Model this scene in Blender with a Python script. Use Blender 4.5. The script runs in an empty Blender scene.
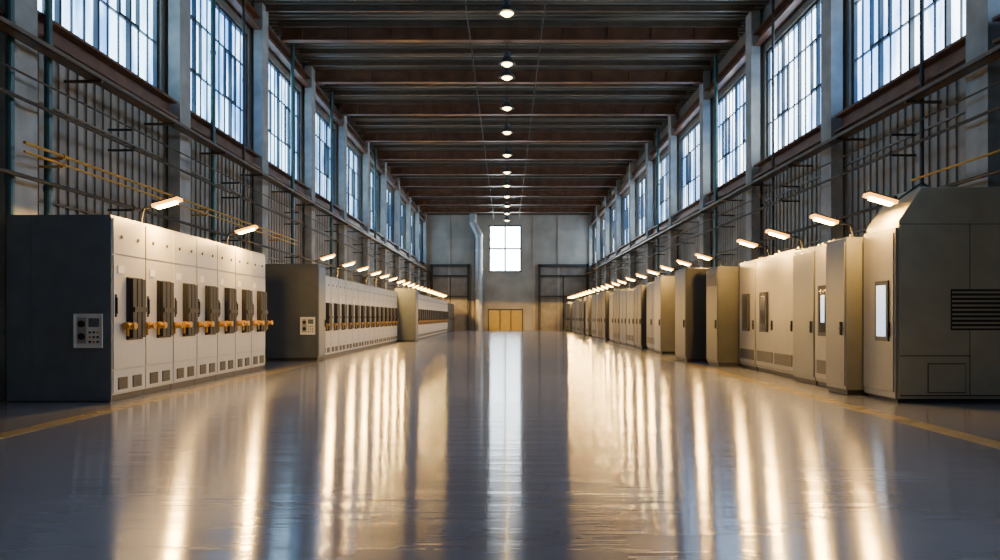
import bpy, math, random
from mathutils import Vector, Matrix
random.seed(7)
scene = bpy.context.scene
COL = scene.collection
CAMH = 1.3; F = 750.0

# ---------------------------------------------------------------- materials
def mat(name, color, rough=0.5, metal=0.0, var=0.15, scale=3.0, bump=0.0, bscale=40.0, emit=None, estr=0.0, stretch=(1,1,1)):
    m = bpy.data.materials.new(name); m.use_nodes = True
    nt = m.node_tree; N = nt.nodes; L = nt.links
    p = N["Principled BSDF"]
    tc = N.new("ShaderNodeTexCoord"); mp = N.new("ShaderNodeMapping"); mp.inputs["Scale"].default_value = stretch
    L.new(tc.outputs["Object"], mp.inputs[0])
    no = N.new("ShaderNodeTexNoise"); no.inputs["Scale"].default_value = scale; no.inputs["Detail"].default_value = 5
    L.new(mp.outputs[0], no.inputs["Vector"])
    cr = N.new("ShaderNodeValToRGB")
    c = Vector(color)
    cr.color_ramp.elements[0].position = 0.3; cr.color_ramp.elements[1].position = 0.7
    cr.color_ramp.elements[0].color = (*(c*(1-var)), 1); cr.color_ramp.elements[1].color = (*(c*(1+var)), 1)
    L.new(no.outputs["Fac"], cr.inputs[0]); L.new(cr.outputs[0], p.inputs["Base Color"])
    p.inputs["Roughness"].default_value = rough; p.inputs["Metallic"].default_value = metal
    if bump > 0:
        n2 = N.new("ShaderNodeTexNoise"); n2.inputs["Scale"].default_value = bscale
        L.new(mp.outputs[0], n2.inputs["Vector"])
        b = N.new("ShaderNodeBump"); b.inputs["Strength"].default_value = bump; b.inputs["Distance"].default_value = 0.02
        L.new(n2.outputs["Fac"], b.inputs["Height"]); L.new(b.outputs[0], p.inputs["Normal"])
    if emit:
        p.inputs["Emission Color"].default_value = (*emit, 1); p.inputs["Emission Strength"].default_value = estr
    return m

MT = {}
MT['cream'] = mat("cream_painted_steel", (0.38,0.37,0.345), 0.42, 0.0, 0.06)
MT['creamd'] = mat("cream_door_paint", (0.44,0.43,0.40), 0.38, 0.0, 0.05)
MT['gray'] = mat("slate_gray_steel", (0.10,0.12,0.14), 0.45, 0.1, 0.12)
MT['slate'] = mat("deep_slate_steel", (0.045,0.058,0.075), 0.5, 0.0, 0.12)
MT['olive'] = mat("olive_gray_steel", (0.36,0.335,0.245), 0.42, 0.0, 0.08)
MT['olived'] = mat("olive_gray_door", (0.12,0.12,0.105), 0.4, 0.0, 0.06)
MT['tan'] = mat("tan_painted_steel", (0.13,0.125,0.105), 0.4, 0.05, 0.07)
MT['tand'] = mat("tan_door_paint", (0.22,0.205,0.165), 0.38, 0.05, 0.06)
MT['dark'] = mat("dark_gray_steel", (0.028,0.030,0.032), 0.5, 0.0, 0.12)
MT['darkd'] = mat("dark_gray_door", (0.05,0.052,0.052), 0.45, 0.1, 0.1)
MT['black'] = mat("black_plastic", (0.010,0.010,0.011), 0.6, 0.0, 0.1)
MT['orange'] = mat("amber_insulator_resin", (0.48,0.24,0.03), 0.3, 0.0, 0.12, 8)
MT['white'] = mat("white_panel", (0.72,0.72,0.70), 0.4, 0.0, 0.04)
MT['steel'] = mat("brushed_steel", (0.4,0.4,0.4), 0.3, 0.9, 0.1)
MT['conc'] = mat("pale_concrete", (0.27,0.27,0.25), 0.8, 0.0, 0.25, 2.0, 0.2, 30)
MT['wall'] = mat("dark_cladding", (0.155,0.135,0.105), 0.55, 0.0, 0.3, 1.2, 0.15, 20, stretch=(1,1,0.25))
MT['rib'] = mat("cladding_rib", (0.20,0.175,0.14), 0.55, 0.0, 0.25, 1.5)
MT['back'] = mat("pale_wall_panel", (0.29,0.265,0.215), 0.75, 0.0, 0.2, 0.6, 0.1, 10)
MT['rust'] = mat("rust_red_steel", (0.13,0.058,0.03), 0.42, 0.3, 0.35, 2.0)
MT['joist'] = mat("dull_brown_steel", (0.11,0.08,0.055), 0.42, 0.5, 0.25, 2.0)
MT['deck'] = mat("galvanised_roof_deck", (0.22,0.20,0.16), 0.34, 0.6, 0.5, 0.8, stretch=(0.3,2,1))
MT['teal'] = mat("teal_painted_pipe", (0.03,0.08,0.075), 0.4, 0.1, 0.2)
MT['yellow'] = mat("yellow_painted_pipe", (0.42,0.22,0.02), 0.45, 0.0, 0.15)
MT['yline'] = mat("yellow_floor_paint", (0.28,0.22,0.12), 0.25, 0.0, 0.15, 2)
MT['pipe'] = mat("dark_conduit", (0.025,0.023,0.02), 0.55, 0.1, 0.2)
MT['frame'] = mat("dark_window_frame", (0.04,0.05,0.06), 0.5, 0.4, 0.15)
MT['duct'] = mat("pale_duct_metal", (0.36,0.36,0.34), 0.4, 0.4, 0.1)
MT['door'] = mat("ochre_door_paint", (0.36,0.25,0.045), 0.5, 0.0, 0.1)
MT['lamp'] = mat("warm_lamp_tube", (1,0.8,0.5), 0.4, emit=(1.0,0.60,0.12), estr=90.0)
MT['glow'] = mat("lamp_halo_glow", (0.9,0.7,0.4), 0.4, emit=(1.0,0.38,0.02), estr=4.5)  # emits orange itself, imitating the halo around each floodlight tube
MT['bay'] = mat("warm_bay_lens", (1,0.85,0.6), 0.4, emit=(1.0,0.68,0.28), estr=24.0)
MT['screen'] = mat("lit_screen", (0.6,0.7,0.8), 0.2, emit=(0.5,0.75,1.0), estr=1.6)
MT['glass'] = mat("dark_inspection_glass", (0.03,0.03,0.03), 0.08, 0.0, 0.1)

def pane_mat(name, c0, c1, s):
    m = bpy.data.materials.new(name); m.use_nodes = True
    nt = m.node_tree; N = nt.nodes; L = nt.links; p = N["Principled BSDF"]
    tc = N.new("ShaderNodeTexCoord"); mp = N.new("ShaderNodeMapping"); mp.inputs["Scale"].default_value = (1,1.6,0.45)
    geo = N.new("ShaderNodeObjectInfo"); 
    no = N.new("ShaderNodeTexNoise"); no.inputs["Scale"].default_value = 0.9; no.inputs["Detail"].default_value = 3
    ad = N.new("ShaderNodeVectorMath"); ad.operation='ADD'
    L.new(tc.outputs["Object"], ad.inputs[0]); L.new(geo.outputs["Location"], ad.inputs[1]); L.new(ad.outputs[0], mp.inputs[0])
    cr = N.new("ShaderNodeValToRGB")
    cr.color_ramp.elements[0].position=0.40; cr.color_ramp.elements[1].position=0.62
    cr.color_ramp.elements[0].color=(*c0,1); cr.color_ramp.elements[1].color=(*c1,1)
    L.new(mp.outputs[0], no.inputs["Vector"]); L.new(no.outputs["Fac"], cr.inputs[0])
    L.new(cr.outputs[0], p.inputs["Emission Color"]); p.inputs["Emission Strength"].default_value = s
    p.inputs["Base Color"].default_value=(0.3,0.35,0.4,1); p.inputs["Roughness"].default_value=0.3
    return m
MT['paneL'] = pane_mat("bluish_daylit_glazing", (0.06,0.18,0.44),(0.45,0.74,1.0), 8.0)
MT['paneR'] = pane_mat("white_daylit_glazing", (0.12,0.28,0.58),(0.72,0.88,1.0), 10.5)
MT['paneB'] = pane_mat("white_back_glazing", (0.7,0.85,0.95),(0.9,0.97,1), 22.0)

def floor_mat():
    m = bpy.data.materials.new("polished_concrete_floor"); m.use_nodes = True
    nt = m.node_tree; N = nt.nodes; L = nt.links; p = N["Principled BSDF"]
    tc = N.new("ShaderNodeTexCoord")
    n1 = N.new("ShaderNodeTexNoise"); n1.inputs["Scale"].default_value=0.5; n1.inputs["Detail"].default_value=8
    L.new(tc.outputs["Object"], n1.inputs["Vector"])
    cr = N.new("ShaderNodeValToRGB"); cr.color_ramp.elements[0].position=0.3; cr.color_ramp.elements[1].position=0.7
    cr.color_ramp.elements[0].color=(0.14,0.145,0.18,1); cr.color_ramp.elements[1].color=(0.23,0.235,0.275,1)
    L.new(n1.outputs["Fac"], cr.inputs[0])
    br = N.new("ShaderNodeTexBrick"); br.offset=0.0; br.inputs["Scale"].default_value=1.0
    br.inputs["Brick Width"].default_value=5.2; br.inputs["Row Height"].default_value=8.0; br.inputs["Mortar Size"].default_value=0.01
    br.inputs["Color1"].default_value=(1,1,1,1); br.inputs["Color2"].default_value=(0.95,0.95,0.95,1); br.inputs["Mortar"].default_value=(0.6,0.6,0.6,1)
    L.new(tc.outputs["Object"], br.inputs["Vector"])
    mx = N.new("ShaderNodeMix"); mx.data_type='RGBA'; mx.blend_type='MULTIPLY'; mx.inputs[0].default_value=1
    L.new(cr.outputs[0], mx.inputs[6]); L.new(br.outputs["Color"], mx.inputs[7]); L.new(mx.outputs[2], p.inputs["Base Color"])
    n2 = N.new("ShaderNodeTexNoise"); n2.inputs["Scale"].default_value=0.7; n2.inputs["Detail"].default_value=5
    L.new(tc.outputs["Object"], n2.inputs["Vector"])
    mr = N.new("ShaderNodeMapRange"); mr.inputs["From Min"].default_value=0.3; mr.inputs["From Max"].default_value=0.7
    mr.inputs["To Min"].default_value=0.13; mr.inputs["To Max"].default_value=0.155
    L.new(n2.outputs["Fac"], mr.inputs[0]); L.new(mr.outputs[0], p.inputs["Roughness"])
    # trowelled finish: smoother across the hall than along it
    p.inputs["Anisotropic"].default_value=0.9
    cx = N.new("ShaderNodeCombineXYZ"); cx.inputs[1].default_value=1.0
    L.new(cx.outputs[0], p.inputs["Tangent"])
    n3 = N.new("ShaderNodeTexNoise"); n3.inputs["Scale"].default_value=1.0; n3.inputs["Detail"].default_value=3
    mp2 = N.new("ShaderNodeMapping"); mp2.inputs["Scale"].default_value=(0.35,4.5,1)
    L.new(tc.outputs["Object"], mp2.inputs[0]); L.new(mp2.outputs[0], n3.inputs["Vector"])
    b = N.new("ShaderNodeBump"); b.inputs["Strength"].default_value=0.36; b.inputs["Distance"].default_value=0.02
    L.new(n3.outputs["Fac"], b.inputs["Height"]); L.new(b.outputs[0], p.inputs["Normal"])
    p.inputs["Specular IOR Level"].default_value=1.0
    p.inputs["IOR"].default_value=2.3
    return m
MT['floor'] = floor_mat()

# ---------------------------------------------------------------- mesh builder
class B:
    def __init__(s): s.v=[]; s.f=[]; s.m=[]
    def box(s,x0,x1,y0,y1,z0,z1,mi=0):
        n=len(s.v)
        s.v += [(x0,y0,z0),(x1,y0,z0),(x1,y1,z0),(x0,y1,z0),(x0,y0,z1),(x1,y0,z1),(x1,y1,z1),(x0,y1,z1)]
        s.f += [tuple(n+i for i in q) for q in [(0,3,2,1),(4,5,6,7),(0,1,5,4),(1,2,6,5),(2,3,7,6),(3,0,4,7)]]
        s.m += [mi]*6; return s
    def prism(s,prof,y0,y1,mi=0):
        n=len(s.v); k=len(prof)
        s.v += [(x,y0,z) for x,z in prof]+[(x,y1,z) for x,z in prof]
        s.f += [tuple(n+i for i in range(k)), tuple(n+k+i for i in reversed(range(k)))]
        s.f += [(n+i,n+k+i,n+k+(i+1)%k,n+(i+1)%k) for i in range(k)]
        s.m += [mi]*(k+2); return s
    def cyl(s,p,q,r,r2=None,n=12,mi=0):
        if r2 is None: r2=r
        p=Vector(p); q=Vector(q); d=(q-p).normalized()
        u = d.orthogonal().normalized(); w = d.cross(u)
        b=len(s.v)
        for c,rr in ((p,r),(q,r2)):
            for i in range(n):
                a=2*math.pi*i/n; s.v.append(tuple(c+u*math.cos(a)*rr+w*math.sin(a)*rr))
        s.f += [(b+i,b+(i+1)%n,b+n+(i+1)%n,b+n+i) for i in range(n)]
        s.f += [tuple(b+i for i in reversed(range(n))), tuple(b+n+i for i in range(n))]
        s.m += [mi]*(n+2); return s
    def obar(s,c,L,W,H,ang,mi=0):
        n=len(s.v); R=Matrix.Rotation(ang,3,'Y'); c=Vector(c)
        t=B().box(-L/2,L/2,-W/2,W/2,-H/2,H/2)
        s.v += [tuple(c+R@Vector(v)) for v in t.v]; s.f += [tuple(n+i for i in f) for f in t.f]; s.m += [mi]*6; return s
    def mesh(s,name,mats):
        me=bpy.data.meshes.new(name); me.from_pydata(s.v,[],s.f)
        for m in mats: me.materials.append(MT[m])
        me.polygons.foreach_set("material_index", s.m); me.update()
        import bmesh
        bm=bmesh.new(); bm.from_mesh(me); bmesh.ops.recalc_face_normals(bm,faces=bm.faces); bm.to_mesh(me); bm.free()
        return me
    def obj(s,name,mats,parent=None,loc=(0,0,0),bevel=0):
        if isinstance(mats,str): mats=[mats]
        o=bpy.data.objects.new(name,s.mesh(name,mats)); o.location=loc; COL.objects.link(o)
        if parent: o.parent=parent
        if bevel:
            b=o.modifiers.new("bevel",'BEVEL'); b.width=bevel; b.segments=2; b.limit_method='ANGLE'
        return o
def empty(name,loc,rot=0):
    o=bpy.data.objects.new(name,None); o.empty_display_size=0.2; o.location=loc; o.rotation_euler=(0,0,rot); COL.objects.link(o); return o
def tag(o,label,cat,group=None):
    o["label"]=label; o["category"]=cat
    if group: o["group"]=group
    return o
def struct(o): o["kind"]="structure"; return o
def copy_tree(root,loc,rot=None,skip=()):
    r=root.copy(); r.location=loc
    if rot is not None: r.rotation_euler=(0,0,rot)
    COL.objects.link(r)
    def rec(src,dst):
        for c in list(src.children):
            if c.name.split('.')[0] in skip: continue
            k=c.copy(); COL.objects.link(k); k.parent=dst; rec(c,k)
    rec(root,r); return r

YB=72.7; YF=-4.0; XL=-8.15; XR=8.35; ZC=11.3
# ---------------------------------------------------------------- shell
struct(B().box(XL-0.3,XR+0.3,YF-0.3,YB+0.3,-0.2,0).obj("floor","floor"))
c=B().box(XL-0.3,XR+0.3,YF-0.3,YB+0.3,ZC+0.12,ZC+0.3)
y=YF
while y<YB:
    c.box(XL,XR,y,y+0.12,ZC,ZC+0.12); y+=0.3
struct(c.obj("ceiling","deck"))
colL=[0.1+6*i for i in range(0,13)]; colR=[0.7+6*i for i in range(0,13)]
SL,TL,SR,TR = 6.54,10.2,6.36,9.9
def side_wall(name,x,out,cols,sill,top):
    b=B(); xi,xo=sorted((x,x+out*0.3))
    b.box(xi,xo,YF,YB,0,sill).box(xi,xo,YF,YB,top,ZC+0.12)
    ed=[YF-0.5]+cols+[YB+0.5]
    for cy in ed: b.box(xi,xo,max(YF,cy-0.42),min(YB,cy+0.42),sill,top)
    y=YF+0.2
    while y<YB-0.2:
        a,c_=sorted((x,x-out*0.035)); b.box(a,c_,y,y+0.17,2.2,sill-0.35,1)
        y+=0.3
    for zz in (3.3,5.0):
        a,c_=sorted((x,x-out*0.08)); b.box(a,c_,YF+0.1,YB-0.1,zz,zz+0.04,0)
    return struct(b.obj(name,["wall","rib"]))
side_wall("wall_left",XL,-1,colL,SL,TL); side_wall("wall_right",XR,1,colR,SR,TR)
# windows
wn=0
for side,x,cols,sill,top,pm in ((-1,XL,colL,SL,TL,'paneL'),(1,XR,colR,SR,TR,'paneR')):
    for i in range(len(cols)-1):
        y0,y1=cols[i]+0.42,cols[i+1]-0.42
        if y1>YB: continue
        wn+=1
        xm=x+side*0.12; f=B(); w=y1-y0; h=top-sill
        def fr(a,b_,c_,d_,t=0.05): f.box(xm-t,xm+t,a,b_,c_,d_)
        fr(0,0.08,0,h); fr(w-0.08,w,0,h); fr(0,w,0,0.08); fr(0,w,h-0.08,h)
        n=12
        for k in range(1,n):
            t=0.04 if k%3==0 else 0.014; fr(w*k/n-t,w*k/n+t,0,h,0.05 if k%3==0 else 0.02)
        for zz in (0.33,0.72): fr(0,w,h*zz-0.015,h*zz+0.015,0.03)
        for k in (2,8):
            a=w*k/n; b_=w*(k+2)/n; z0=h*0.33; z1=h*0.72
            for q in (a,b_-0.04): f.box(xm-0.05,xm+0.04,q,q+0.04,z0,z1)
            for q in (z0,z1-0.05): f.box(xm-0.05,xm+0.04,a,b_,q,q+0.05)
        o=struct(f.obj("window_%d"%wn,"frame",loc=(0,y0,sill)))
        B().box(xm+side*0.055-0.01,xm+side*0.055+0.01,0.0,w,0.0,h).obj("window_pane",pm,parent=o)
# unseen front wall, added to keep sky light from leaking in; back wall
struct(B().box(XL,XR,YF-0.3,YF,0,ZC+0.1).obj("wall_front","back"))
bx0,bx1,bz0,bz1=-1.75,1.4,5.66,10.2
b=B()
b.box(XL,bx0,YB,YB+0.3,0,ZC+0.1).box(bx1,XR,YB,YB+0.3,0,ZC+0.1).box(bx0,bx1,YB,YB+0.3,0,bz0).box(bx0,bx1,YB,YB+0.3,bz1,ZC+0.1)
for xx in (-5.6,-3.3,2.6,5.0): b.box(xx-0.1,xx+0.1,YB-0.12,YB,0,ZC,1)
for zz in (3.0,5.5,8.0,9.7):
    for xa,xb in ((XL,-5.7),(-5.5,-3.4),(-3.2,bx0),(bx1,2.5),(2.7,4.9),(5.1,XR)):
        b.box(xa,xb,YB-0.03,YB,zz,zz+0.05,0)
struct(b.obj("wall_back",["back","back"]))
wn+=1
f=B()
for xx in (bx0+0.06,(bx0+bx1)/2,bx1-0.06): f.box(xx-0.08,xx+0.08,YB+0.02,YB+0.12,bz0,bz1)
for zz in (bz0+0.06,(bz0+bz1)/2,bz1-0.06): f.box(bx0,bx1,YB+0.02,YB+0.12,zz-0.08,zz+0.08)
o=struct(f.obj("window_%d"%wn,"frame"))
B().box(bx0,bx1,YB+0.13,YB+0.15,bz0,bz1).obj("window_pane",'paneB',parent=o)
# yellow roll door
d=B().box(-1.75,1.45,YB-0.06,YB-0.01,0,1.95)
for k in range(6): d.box(-1.72,1.42,YB-0.09,YB-0.06,0.08+k*0.31,0.32+k*0.31)
for xx in (-0.68,0.38): d.box(xx-0.05,xx+0.05,YB-0.11,YB-0.05,0,1.95,1)
d.box(-1.85,-1.75,YB-0.12,YB-0.01,0,2.05,1).box(1.45,1.55,YB-0.12,YB-0.01,0,2.05,1).box(-1.85,1.55,YB-0.12,YB-0.01,1.95,2.08,1)
struct(d.obj("door_1",["door","dark"]))
dn=1
for xa,xb in ((-7.4,-3.6),(3.0,7.9)):
    dn+=1; d=B()
    d.box(xa,xb,YB-0.1,YB-0.045,0,5.2,1).box(xa,xb,YB-0.1,YB-0.045,5.3,6.2,1)
    for xx in (xa,xb-0.25): d.box(xx,xx+0.25,YB-0.35,YB-0.12,0,6.4)
    d.box(xa,xb,YB-0.35,YB-0.12,6.15,6.4).box(xa,xb,YB-0.3,YB-0.12,5.2,5.35).box(xa,xb,YB-0.3,YB-0.12,3.25,3.35)
    xx=(xa+xb)/2; d.box(xx-0.05,xx+0.05,YB-0.16,YB-0.1,0,5.2)
    struct(d.obj("door_%d"%dn,["pipe","rib"]))
# back duct
e=tag(empty("ventilation_duct",(-2.7,YB-0.6,0)),"pale round sheet-metal duct with elbow against the end wall","duct")
b=B().cyl((0,0,0),(0,0,9.3),0.36,n=20).cyl((0,0,9.2),(-0.6,0.0,10.4),0.36,n=20).cyl((-0.55,0,10.3),(-0.55,0,11.2),0.36,n=20)
b.obj("duct_pipe","duct",parent=e)
for z in (2.2,4.0,5.8,7.6,9.0):
    B().cyl((0,0,z),(0,0,z+0.12),0.4,n=20).box(-0.06,0.06,0.3,0.58,z,z+0.12).obj("duct_clamp","steel",parent=e)

# yellow floor lines
struct(B().box(-5.66,-5.4,YF+0.1,YB-1,0.0005,0.003).obj("trim_1","yline"))
struct(B().box(4.85,5.13,YF+0.1,YB-1,0.0005,0.003).obj("trim_2","yline"))

# ---------------------------------------------------------------- columns
def columns(cols,x0,x1,lab,grp):
    b=B().box(x0,x1,-0.3,0.3,0,ZC-0.02)
    b.box(x0,x1+0.03 if x1<0 else x1,-0.33,0.33,0,0.25)
    me=None
    for cy in cols:
        if me is None:
            o=b.obj("building_column","conc",loc=(0,cy,0)); me=o.data
        else:
            o=bpy.data.objects.new("building_column",me); o.location=(0,cy,0); COL.objects.link(o)
        tag(o,lab,"column",grp)
columns(colL,XL+0.11,-7.76,"pale concrete column rising to the roof between tall windows","columns along the window walls")
columns(colR,7.95,XR-0.11,"pale concrete column rising to the roof beside bright windows","columns along the window walls")

def gird(x,z,side,cols,h=0.42):
    L=cols[1]-cols[0]-0.7
    b=B().box(0,0.05,0,L,-h/2,h/2).box(0,0.25,0,L,h/2-0.05,h/2).box(0,0.25,0,L,-h/2,-h/2+0.05)
    me=b.mesh("wall_girder",["rust"])
    for i in range(len(cols)-1):
        o=bpy.data.objects.new("wall_girder",me); COL.objects.link(o)
        if side<0: o.location=(x+0.11,cols[i]+0.35,z)
        else: o.location=(x-0.11,cols[i]+0.35+L,z); o.rotation_euler=(0,0,math.pi)
        tag(o,"rust-brown steel channel girder fixed along the wall between columns","girder","wall girders")
gird(XL,SL-0.35,-1,colL); gird(XR,SR-0.35,1,colR); gird(XL,TL+0.4,-1,colL,0.4); gird(XR,TR+0.4,1,colR,0.4)

# ---------------------------------------------------------------- roof beams
beams=[3,9,15,20,25.8,30.4,35.2,40.5,45.2,50,54.5,59,63.5,68]
zb=10.8
b=B(); X0,X1=-7.74,7.93
b.box(X0,X1,-0.03,0.03,zb,ZC-0.02).box(X0,X1,-0.14,0.14,zb-0.02,zb+0.03).box(X0,X1,-0.14,0.14,ZC-0.06,ZC-0.01)
x=X0+0.7
while x<X1: b.box(x,x+0.03,-0.12,0.12,zb+0.03,ZC-0.06); x+=1.5
me=b.mesh("roof_beam",["rust"])
for yy in beams:
    o=bpy.data.objects.new("roof_beam",me); o.location=(0,yy,0); COL.objects.link(o)
    tag(o,"deep rust-brown steel roof beam spanning the hall","beam","roof beams")
b=B().box(X0,X1,-0.035,0.035,11.12,11.15).box(X0,X1,-0.012,0.012,11.15,11.27).box(X0,X1,-0.035,0.035,11.27,11.295)
me=b.mesh("roof_purlin",["joist"])
yy=2.0
while yy<YB:
    if min(abs(yy-q) for q in beams)>0.35:
        o=bpy.data.objects.new("roof_purlin",me); o.location=(0,yy,0); COL.objects.link(o)
        tag(o,"slim dark steel purlin under the roof deck","purlin","roof purlins")
    yy+=1.3

def longpipe(x,z,r,m,lab,y0=YF+0.1,y1=YB-0.5,name="conduit_pipe",hang=None,bracket=0):
    b=B().cyl((x,y0,z),(x,y1,z),r,n=8)
    yy=y0+1
    while yy<y1:
        b.cyl((x,yy,z),(x,yy+0.08,z),r*1.5,n=8)
        if hang: b.cyl((x,yy,z),(x,yy,hang),0.012,n=5)
        if bracket: b.box(min(x,bracket),max(x,bracket),yy,yy+0.04,z-r-0.03,z-r+0.01)
        yy+=6 if not hang else 9
    o=b.obj(name,m); tag(o,lab,"pipe"); return o
for x,z in ((-1.25,10.74),(1.15,10.74)):
    longpipe(x,z-0.01,0.018,"black","thin dark conduit running below the roof beams",y0=3,hang=ZC)
BL,BR=XL+0.11,XR-0.11
for x,z,r in ((-7.55,4.7,0.03),(-7.55,5.1,0.018),(-7.55,3.5,0.035)):
    longpipe(x,z,r,"pipe","dark steel conduit bracketed along the wall",bracket=BL)
for x,z,r in ((7.75,4.6,0.03),(7.75,5.0,0.018),(7.75,3.6,0.035)):
    longpipe(x,z,r,"pipe","dark steel conduit bracketed along the wall",bracket=BR)
longpipe(-7.4,3.98,0.025,"yellow","yellow gas pipe running along the wall above the cabinets",y0=11.5,y1=26.5,name="yellow_pipe",bracket=BL)
longpipe(-7.4,3.84,0.02,"yellow","yellow gas pipe running along the wall above the cabinets",y0=11.5,y1=26.5,name="yellow_pipe",bracket=BL)
longpipe(7.55,3.85,0.022,"yellow","yellow gas pipe running along the wall above the cabinets",y1=14,name="yellow_pipe",bracket=BR)
def ladder(x0,x1,z,wallx,lab,bs):
    b=B().box(x0,x0+0.02,YF+0.2,YB-1,z,z+0.08).box(x1-0.02,x1,YF+0.2,YB-1,z,z+0.08).box(x0,x1,YF+0.2,YB-1,z,z+0.012)
    yy=bs
    while yy<YB-1.2:
        b.box(min(x0,wallx),max(x1,wallx),yy,yy+0.05,z-0.05,z); yy+=3
    b.cyl(((x0+x1)/2,YF+0.3,z+0.06),((x0+x1)/2,YB-1.1,z+0.06),0.04,n=6)
    o=b.obj("cable_tray",["joist"]); tag(o,lab,"cable tray")
ladder(-7.6,-7.35,5.6,BL,"dark steel cable tray on wall brackets below the windows",1.6)
ladder(7.55,7.8,5.4,BR,"dark steel cable tray on wall brackets below the windows",2.2)
def vpipe(x,y,r,m,z0=0,z1=11.2):
    b=B().cyl((x,y,z0),(x,y,z1),r,n=12)
    z=z0+1.0
    while z<z1: b.cyl((x,y,z),(x,y,z+0.1),r*1.2,n=12); z+=2.4
    tag(b.obj("vertical_pipe",m),("teal" if m=='teal' else "dark")+" vertical pipe standing against the wall","pipe","vertical wall pipes")
for y,m in ((11.65,'teal'),(12.62,'teal'),(19.7,'teal'),(22.0,'pipe'),(27,'teal'),(33,'teal'),(44,'teal')):
    vpipe(-7.72,y,0.065 if m=='teal' else 0.04,m)
for y,m in ((14.3,'pipe'),(22.3,'pipe'),(28.4,'teal'),(39.3,'teal')):
    vpipe(7.91,y,0.065 if m=='teal' else 0.04,m)

# ---------------------------------------------------------------- switchgear unit (front faces local +x, runs along +y)
def meter(parent,x0,x1,z0,z1,y):
    o=B().box(x0,x1,y-0.03,y,z0,z1).box(x0-0.02,x1+0.02,y-0.045,y-0.03,z0-0.02,z0).box(x0-0.02,x1+0.02,y-0.045,y-0.03,z1,z1+0.02).box(x0-0.02,x0,y-0.045,y-0.03,z0,z1).box(x1,x1+0.02,y-0.045,y-0.03,z0,z1).obj("meter_panel","white",parent=parent)
    w=x1-x0; h=z1-z0
    B().box(x0+w*0.08,x0+w*0.42,y-0.036,y-0.03,z0+h*0.1,z0+h*0.92).obj("label_plate","steel",parent=o)
    for j in range(2):
        zc=z0+h*(0.32+0.4*j); xc=x0+w*0.25
        B().cyl((xc,y-0.036,zc),(xc,y-0.055,zc),w*0.13,n=20).obj("gauge","black",parent=o)
    B().box(x0+w*0.52,x0+w*0.92,y-0.04,y-0.03,z0+h*0.62,z0+h*0.9).obj("display","gray",parent=o)
    for i in range(3):
        for j in range(3):
            xc=x0+w*(0.57+0.15*i); zc=z0+h*(0.15+0.15*j)
            B().cyl((xc,y-0.03,zc),(xc,y-0.045,zc),w*0.045,n=10).obj("push_button",["black","orange","dark"][(i+j)%3],parent=o)
def vent(parent,x,y0,y1,z0,z1,n=5,m="dark"):
    b=B().box(x,x+0.006,y0,y1,z0,z1)
    for k in range(n):
        zz=z0+(z1-z0)*(k+0.2)/n; b.box(x+0.006,x+0.02,y0+0.01,y1-0.01,zz,zz+(z1-z0)/n*0.45)
    return b.obj("vent",m,parent=parent)
def switch_unit(loc,w,dp,h,big=True):
    e=empty("switchgear_cabinet",loc)
    B().box(-dp,0,0.004,w-0.004,0.1,h).box(-dp+0.02,-0.03,0.01,w-0.01,0,0.1,1).obj("body",["cream","dark"],parent=e)
    s=h/2.86
    B().box(0,0.016,0.02,w-0.02,2.28*s,h-0.04).cyl((0.016,w*0.25,2.55*s),(0.03,w*0.25,2.55*s),0.03,n=10,mi=1).cyl((0.016,w*0.75,2.55*s),(0.03,w*0.75,2.55*s),0.03,n=10,mi=1).obj("upper_panel",["creamd","black"],parent=e)
    d=B().box(0,0.018,0.02,w-0.02,0.5*s,2.25*s).obj("door","creamd",parent=e)
    B().box(0.018,0.05,0.06,0.085,1.35*s,1.6*s).box(0.018,0.03,0.05,0.095,1.3*s,1.65*s).obj("handle","black",parent=d)
    B().box(0,0.014,0.02,w-0.02,0.13,0.47*s).obj("lower_panel","creamd",parent=e)
    vent(e,0.014,w*0.14,w*0.42,0.17,0.36*s); vent(e,0.014,w*0.58,w*0.86,0.17,0.36*s)
    yc=w*0.6
    b=B().box(0.018,0.06,yc-0.23,yc+0.23,0.94*s,1.93*s)
    for k in (-0.15,0,0.15):
        b.box(0.06,0.12,yc+k-0.06,yc+k+0.06,0.97*s,1.91*s)
    b.box(0.12,0.15,yc-0.21,yc+0.21,1.38*s,1.46*s)
    b.obj("circuit_breaker","black",parent=e)
    z=1.16*s
    for sg in ((-1,1) if big else (-1,)):
        q=1.0 if big else 0.7
        b=B().cyl((0.09,yc+sg*0.22,z),(0.09,yc+sg*0.40,z),0.028,n=10)
        for t in (0.25,0.30,0.35,0.39): b.cyl((0.09,yc+sg*t-0.010,z),(0.09,yc+sg*t+0.010,z),0.06*q,n=14)
        b.cyl((0.02,yc+sg*0.32,z),(0.22*q,yc+sg*0.32,z),0.03,n=10)
        b.cyl((0.19*q,yc+sg*0.32,z),(0.22*q,yc+sg*0.32,z),0.055*q,n=12)
        b.cyl((0.09,yc+sg*0.32,z-0.16),(0.09,yc+sg*0.32,z),0.02,n=8)
        b.obj("insulator","orange",parent=e)
    B().box(0.018,0.03,0.13*w,0.3*w,1.98*s,2.1*s).obj("nameplate","white",parent=d)
    return e
def row(x,y0,n,w,dp,h,lab,grp,big=True):
    u=switch_unit((x,y0,0),w,dp,h,big); out=[u]
    for i in range(1,n): out.append(copy_tree(u,(x,y0+i*w,0)))
    for o in out: tag(o,lab,"electrical cabinet",grp)
    return out
xA=-6.04; wA=1.033
r1=row(xA,11.47,7,wA,1.59,2.86,"cream steel switchgear cabinet with black breaker and amber insulators","seven tall switchgear cabinets")
B().box(-1.59,-0.0,-0.03,0.0,0.02,2.86).box(-1.2,-1.19,-0.036,-0.03,0.1,2.8).obj("side_panel","gray",parent=r1[0])
meter(r1[0],-0.53,-0.13,0.85,1.33,-0.03)
r1[0]["label"]="cream switchgear cabinet with slate gray side and meter panel"
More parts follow.
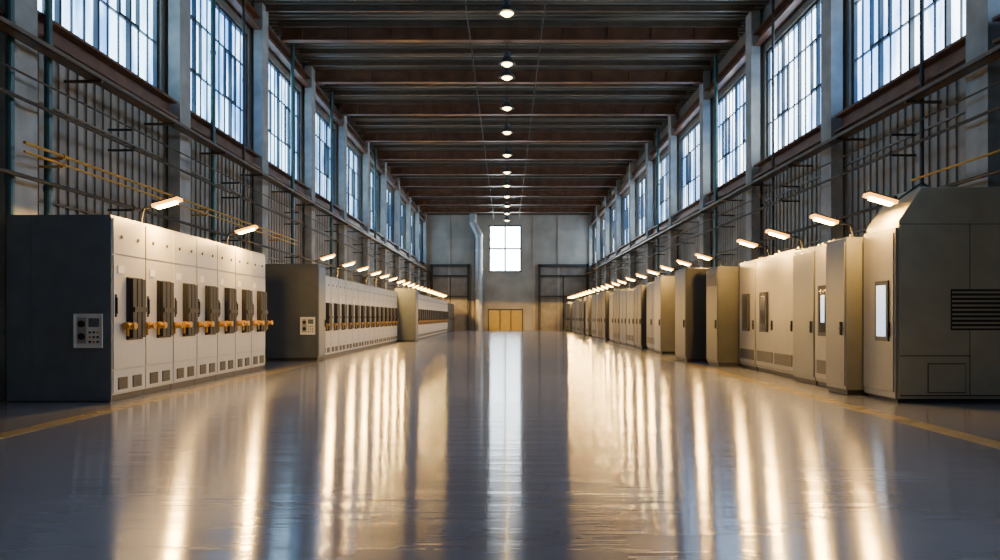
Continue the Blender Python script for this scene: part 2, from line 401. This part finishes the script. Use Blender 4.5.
r2=row(-5.71,23.1,14,1.13,1.5,2.6,"cream steel switchgear cabinet with black breaker in a long row","fourteen switchgear cabinets",False)
r3=row(-5.0,40.35,20,1.13,1.5,2.6,"cream steel switchgear cabinet with black breaker in a long row","twenty switchgear cabinets",False)

def enclosure(name,x,y0,w,dp,h,side,body,door,lab,ndoor=1,feat=(),grp=None,prof=None):
    if side<0: e=empty(name,(x,y0,0))
    else: e=empty(name,(x,y0+w,0),math.pi)
    b=B()
    if prof: b.prism(prof,0,w)
    else: b.box(-dp,0,0,w,0.09,h)
    if not prof: b.box(-dp+0.02,-0.03,0.02,w-0.02,0,0.09,1)
    b.obj("body",[body,"black"],parent=e,bevel=0.012)
    hd=min(h,2.66 if prof else h)
    if prof: B().box(-0.05,0.0,0.0,w,0.06,2.66).obj("door_surround",door,parent=e,bevel=0.01)
    for k in range(ndoor):
        a=w*k/ndoor+0.03; c_=w*(k+1)/ndoor-0.03
        d=B().box(0,0.02,a,c_,0.16,hd-0.08).obj("door",door,parent=e,bevel=0.004)
        hy=c_-0.1
        B().box(0.02,0.055,hy-0.015,hy+0.015,1.0,1.22).cyl((0.02,hy,1.11),(0.06,hy,1.11),0.025,n=8).obj("handle","black",parent=d)
        if 'glass' in feat:
            ym=(a+c_)/2
            B().box(0.02,0.06,ym-0.26,ym+0.22,0.95,1.88).obj("window_frame","black",parent=d)
            B().box(0.06,0.066,ym-0.18,ym+0.14,1.02,1.81).obj("inspection_window","glass",parent=d)
        if 'vent' in feat: vent(d,0.02,a+0.08,c_-0.08,0.25,0.5)
        if 'topvent' in feat: vent(d,0.02,a+0.1,c_-0.1,hd-0.5,hd-0.2)
    if not prof:
        for yy in (0.08,w-0.08):
            for xx in (-0.1,-dp+0.1): B().cyl((xx,yy,h),(xx,yy,h+0.05),0.02,n=8).obj("lifting_eye","steel",parent=e)
    return tag(e,lab,"electrical cabinet",grp)

e=enclosure("control_cabinet",-5.58,22.16,0.86,1.57,2.87,-1,'slate','gray',"tall slate gray control cabinet with a small meter panel",1)
meter(e,-0.5,-0.1,0.8,1.28,0)
enclosure("control_cabinet",-4.78,39.2,1.1,1.1,2.8,-1,'slate','gray',"tall slate gray control cabinet between two switchgear rows",1)
for i in range(5):
    enclosure("control_cabinet",-5.0,63.3+i*1.5,1.45,1.3,2.5,-1,'slate','darkd',"dark gray control cabinet near the end wall",1,grp="end cabinets")

# ---- right
tops=[]
R1=enclosure("generator_enclosure",5.87,11.34,1.0,2.0,3.27,1,'olive','tand',"large olive-gray machine enclosure with sloped shoulder and louvre",1,('x',),
    prof=[(-0.05,0.06),(-0.05,2.76),(-0.40,3.27),(-1.98,3.27),(-1.98,0.06)])
def camface(parent,x0,x1,z0,z1,t,m,name,w=1.0):
    return B().box(x0,x1,w,w+t,z0,z1).obj(name,m,parent=parent)
B().box(-1.97,-0.07,1.0,1.004,0.1,2.71).obj("panel_seam","black",parent=R1)
camface(R1,-1.97,-1.13,0.12,2.7,0.014,'olive','side_panel')
camface(R1,-1.115,-0.07,0.72,2.7,0.014,'olive','side_panel')
camface(R1,-1.115,-0.07,0.12,0.705,0.014,'olive','side_panel')
B().box(-1.06,-0.48,1.014,1.018,0.15,0.6).obj("hatch_seam","black",parent=R1)
camface(R1,-1.045,-0.495,0.165,0.585,0.03,'olive','access_hatch')
b=B().box(-1.9,-0.83,1.014,1.02,1.1,1.72,1)
for k in range(9):
    z=1.13+k*0.066; b.box(-1.88,-0.85,1.02,1.05,z,z+0.028,0)
b.obj("louvre",["olive","black"],parent=R1)
B().box(-1.96,-0.05,0.02,0.98,0,0.06).obj("plinth","black",parent=R1)
B().box(0.02,0.045,0.66-0.2,0.66+0.2,0.93,1.86).obj("window_frame","dark",parent=R1)
B().box(0.045,0.05,0.66-0.14,0.66+0.14,1.0,1.79).obj("screen","screen",parent=R1)
tops.append((11.34,12.34,5.87,3.27))
def renc(x,y0,w,h,body,door,lab,nd=1,feat=(),dp=1.5,name="control_cabinet",grp=None):
    tops.append((y0,y0+w,x,h)); return enclosure(name,x,y0,w,dp,h,1,body,door,lab,nd,feat,grp)
renc(5.6,12.38,0.78,2.62,'olived','olived',"narrow olive-gray cabinet beside the large enclosure")
e=renc(5.85,13.22,1.0,2.64,'tan','tand',"tan control cabinet with lit glass inspection window",1,('glass','vent'))
B().box(0.067,0.07,0.4,0.55,1.2,1.7).obj("indicator_screen","screen",parent=e)
renc(5.85,14.24,1.08,2.64,'olived','olived',"narrow plain olive-gray control cabinet")
for i,(xx,hh,ft) in enumerate(((6.0,2.72,('vent',)),(6.04,2.7,('glass','vent')),(6.04,2.7,('glass','vent')))):
    renc(xx,15.6+i*1.29,1.27,hh,'tan','tand',"tan control cabinet with glass inspection window and low vent" if 'glass' in ft else "tan plain-door control cabinet with low vent",1,ft,grp="tan cabinets")
renc(5.5,19.55,1.1,2.63,'dark','darkd',"dark gray plain-door control cabinet",1,('topvent',))
renc(5.18,21.7,1.35,2.72,'dark','darkd',"dark gray tall control cabinet standing proud of the row",1)
renc(5.9,23.6,2.3,2.6,'tan','tand',"tan double-door control cabinet",2)
renc(5.4,26.3,1.1,2.75,'tan','tand',"tan single-door control cabinet",1)
renc(5.65,27.9,2.4,2.65,'gray','gray',"slate gray double-door control cabinet",2,('vent',))
y=30.7; i=0
sty=[('dark','darkd','dark gray'),('olived','olived','olive-gray'),('gray','gray','slate gray'),('dark','darkd','dark gray'),('tan','tand','tan'),('gray','gray','slate gray'),('dark','darkd','dark gray')]
while y<69.5:
    w=random.choice([1.3,1.6,2.0]); s=sty[i%7]
    renc(5.5+random.choice([0,0,0.1,0.2]),y,w,random.choice([2.5,2.6,2.7]),s[0],s[1],s[2]+" control cabinet in the long row",1 if w<1.5 else 2,('vent',) if i%2 else (),grp="long cabinet row")
    y+=w+0.12; i+=1

# ---------------------------------------------------------------- floodlights on cabinets
def ldat(en):
    LD=bpy.data.lights.new("lamp_light",'SPOT'); LD.energy=en; LD.color=(1.0,0.56,0.14); LD.shadow_soft_size=0.09
    LD.spot_size=math.radians(179); LD.spot_blend=0.05; return LD
LDS={-1:ldat(430),1:ldat(340)}
def make_lamp(side,xc,y,z,ztop,xp):
    s=-side
    e=empty("floodlight",(xp,y,ztop))
    dx=xc-xp; dz=z-ztop; ang=-s*0.28
    b=B().cyl((0,0,0),(0,0,0.03),0.06,n=12)
    ex=dx-s*0.2; ez=dz-0.04; mz=max(ez*0.9,0.1)
    b.cyl((0,0,0.02),(ex*0.2,0,mz),0.016,n=8).cyl((ex*0.2,0,mz),(ex,0,ez),0.016,n=8)
    b.obj("arm","pipe",parent=e)
    B().obar((dx,0,dz+0.06),0.46,0.2,0.025,ang).obar((dx-s*0.2,0,dz+0.02),0.05,0.15,0.08,ang).obj("lamp_shade","dark",parent=e,bevel=0.006)
    B().obar((dx,0,dz+0.02),0.46,0.2,0.05,ang).obj("halo_plate","glow",parent=e)
    B().obar((dx,0,dz-0.02),0.34,0.1,0.04,ang).obj("lamp_tube","lamp",parent=e)
    lo=bpy.data.objects.new("lamp_light",LDS[side]); lo.location=(dx+s*0.05,0,dz-0.16); lo.parent=e; COL.objects.link(lo)
    tag(e,"small floodlight with glowing warm tube on a bent arm","lamp","floodlights")
    return e
def ltop(y):
    if 11.47<=y<=18.7: return 2.86
    if 22.16<=y<=23.02: return 2.87
    if 23.1<=y<=38.9: return 2.6
    if 39.2<=y<=40.3: return 2.8
    if 40.35<=y<=62.95: return 2.6
    return 2.5
yl=[12.8,16.7,24.3,27.5,30.2,33.2,35.6,38.2]+[41.0+2.2*i for i in range(14)]
for y in yl:
    xp=-6.25 if y<38.9 else -5.95
    make_lamp(-1,-5.8,y,3.23,ltop(y),xp)
yr=[11.55,13.6,15.95,18.1,21.95,24.4,27.0,29.5,32.2,34.9]+[37.5+2.2*i for i in range(15)]
for y in yr:
    c=[t for t in tops if t[0]+0.12<=y<=t[1]-0.12]
    if not c:
        t=min(tops,key=lambda t:min(abs(t[0]-y),abs(t[1]-y))); y=min(max(y,t[0]+0.2),t[1]-0.2); c=[t]
    t=c[0]
    make_lamp(1,5.75,y,3.05 if t[3]<3 else 3.1,t[3],6.3 if t[3]<3 else 6.5)

# ---------------------------------------------------------------- high bay lights
e=empty("high_bay_light",(0,22,10.2))
B().cyl((0,0,0.22),(0,0,0.42),0.12,n=16).cyl((0,0,0.42),(0,0,1.11),0.015,n=8).obj("housing","dark",parent=e)
B().cyl((0,0,0.0),(0,0,0.1),0.31,0.27,n=24).cyl((0,0,0.1),(0,0,0.24),0.27,0.13,n=24).obj("lamp_shade","dark",parent=e)
B().cyl((0,0,-0.03),(0,0,-0.002),0.15,0.19,n=24).cyl((0,0,-0.08),(0,0,-0.03),0.08,0.15,n=24).obj("lamp_lens","bay",parent=e)
hl=[e]
for y in (26.4,27.9,32,36.2,41.3,46.2,50.9,55.5,60.2,64.6,69.2,14,8,18.2): hl.append(copy_tree(e,(0,y,10.2)))
for o in hl: tag(o,"round high-bay pendant lamp glowing warm below the roof","ceiling lamp","high-bay lamps")

# ---------------------------------------------------------------- world / camera
w=bpy.data.worlds.new("World"); scene.world=w; w.use_nodes=True
w.node_tree.nodes["Background"].inputs[0].default_value=(0.25,0.35,0.55,1); w.node_tree.nodes["Background"].inputs[1].default_value=0.5
cd=bpy.data.cameras.new("Camera"); cam=bpy.data.objects.new("Camera",cd); COL.objects.link(cam)
cd.sensor_width=36; cd.lens=27.0; cd.shift_x=-0.007; cd.shift_y=0.037
cam.location=(0,0,CAMH); cam.rotation_euler=(math.pi/2,0,0); cd.clip_end=300
scene.camera=cam
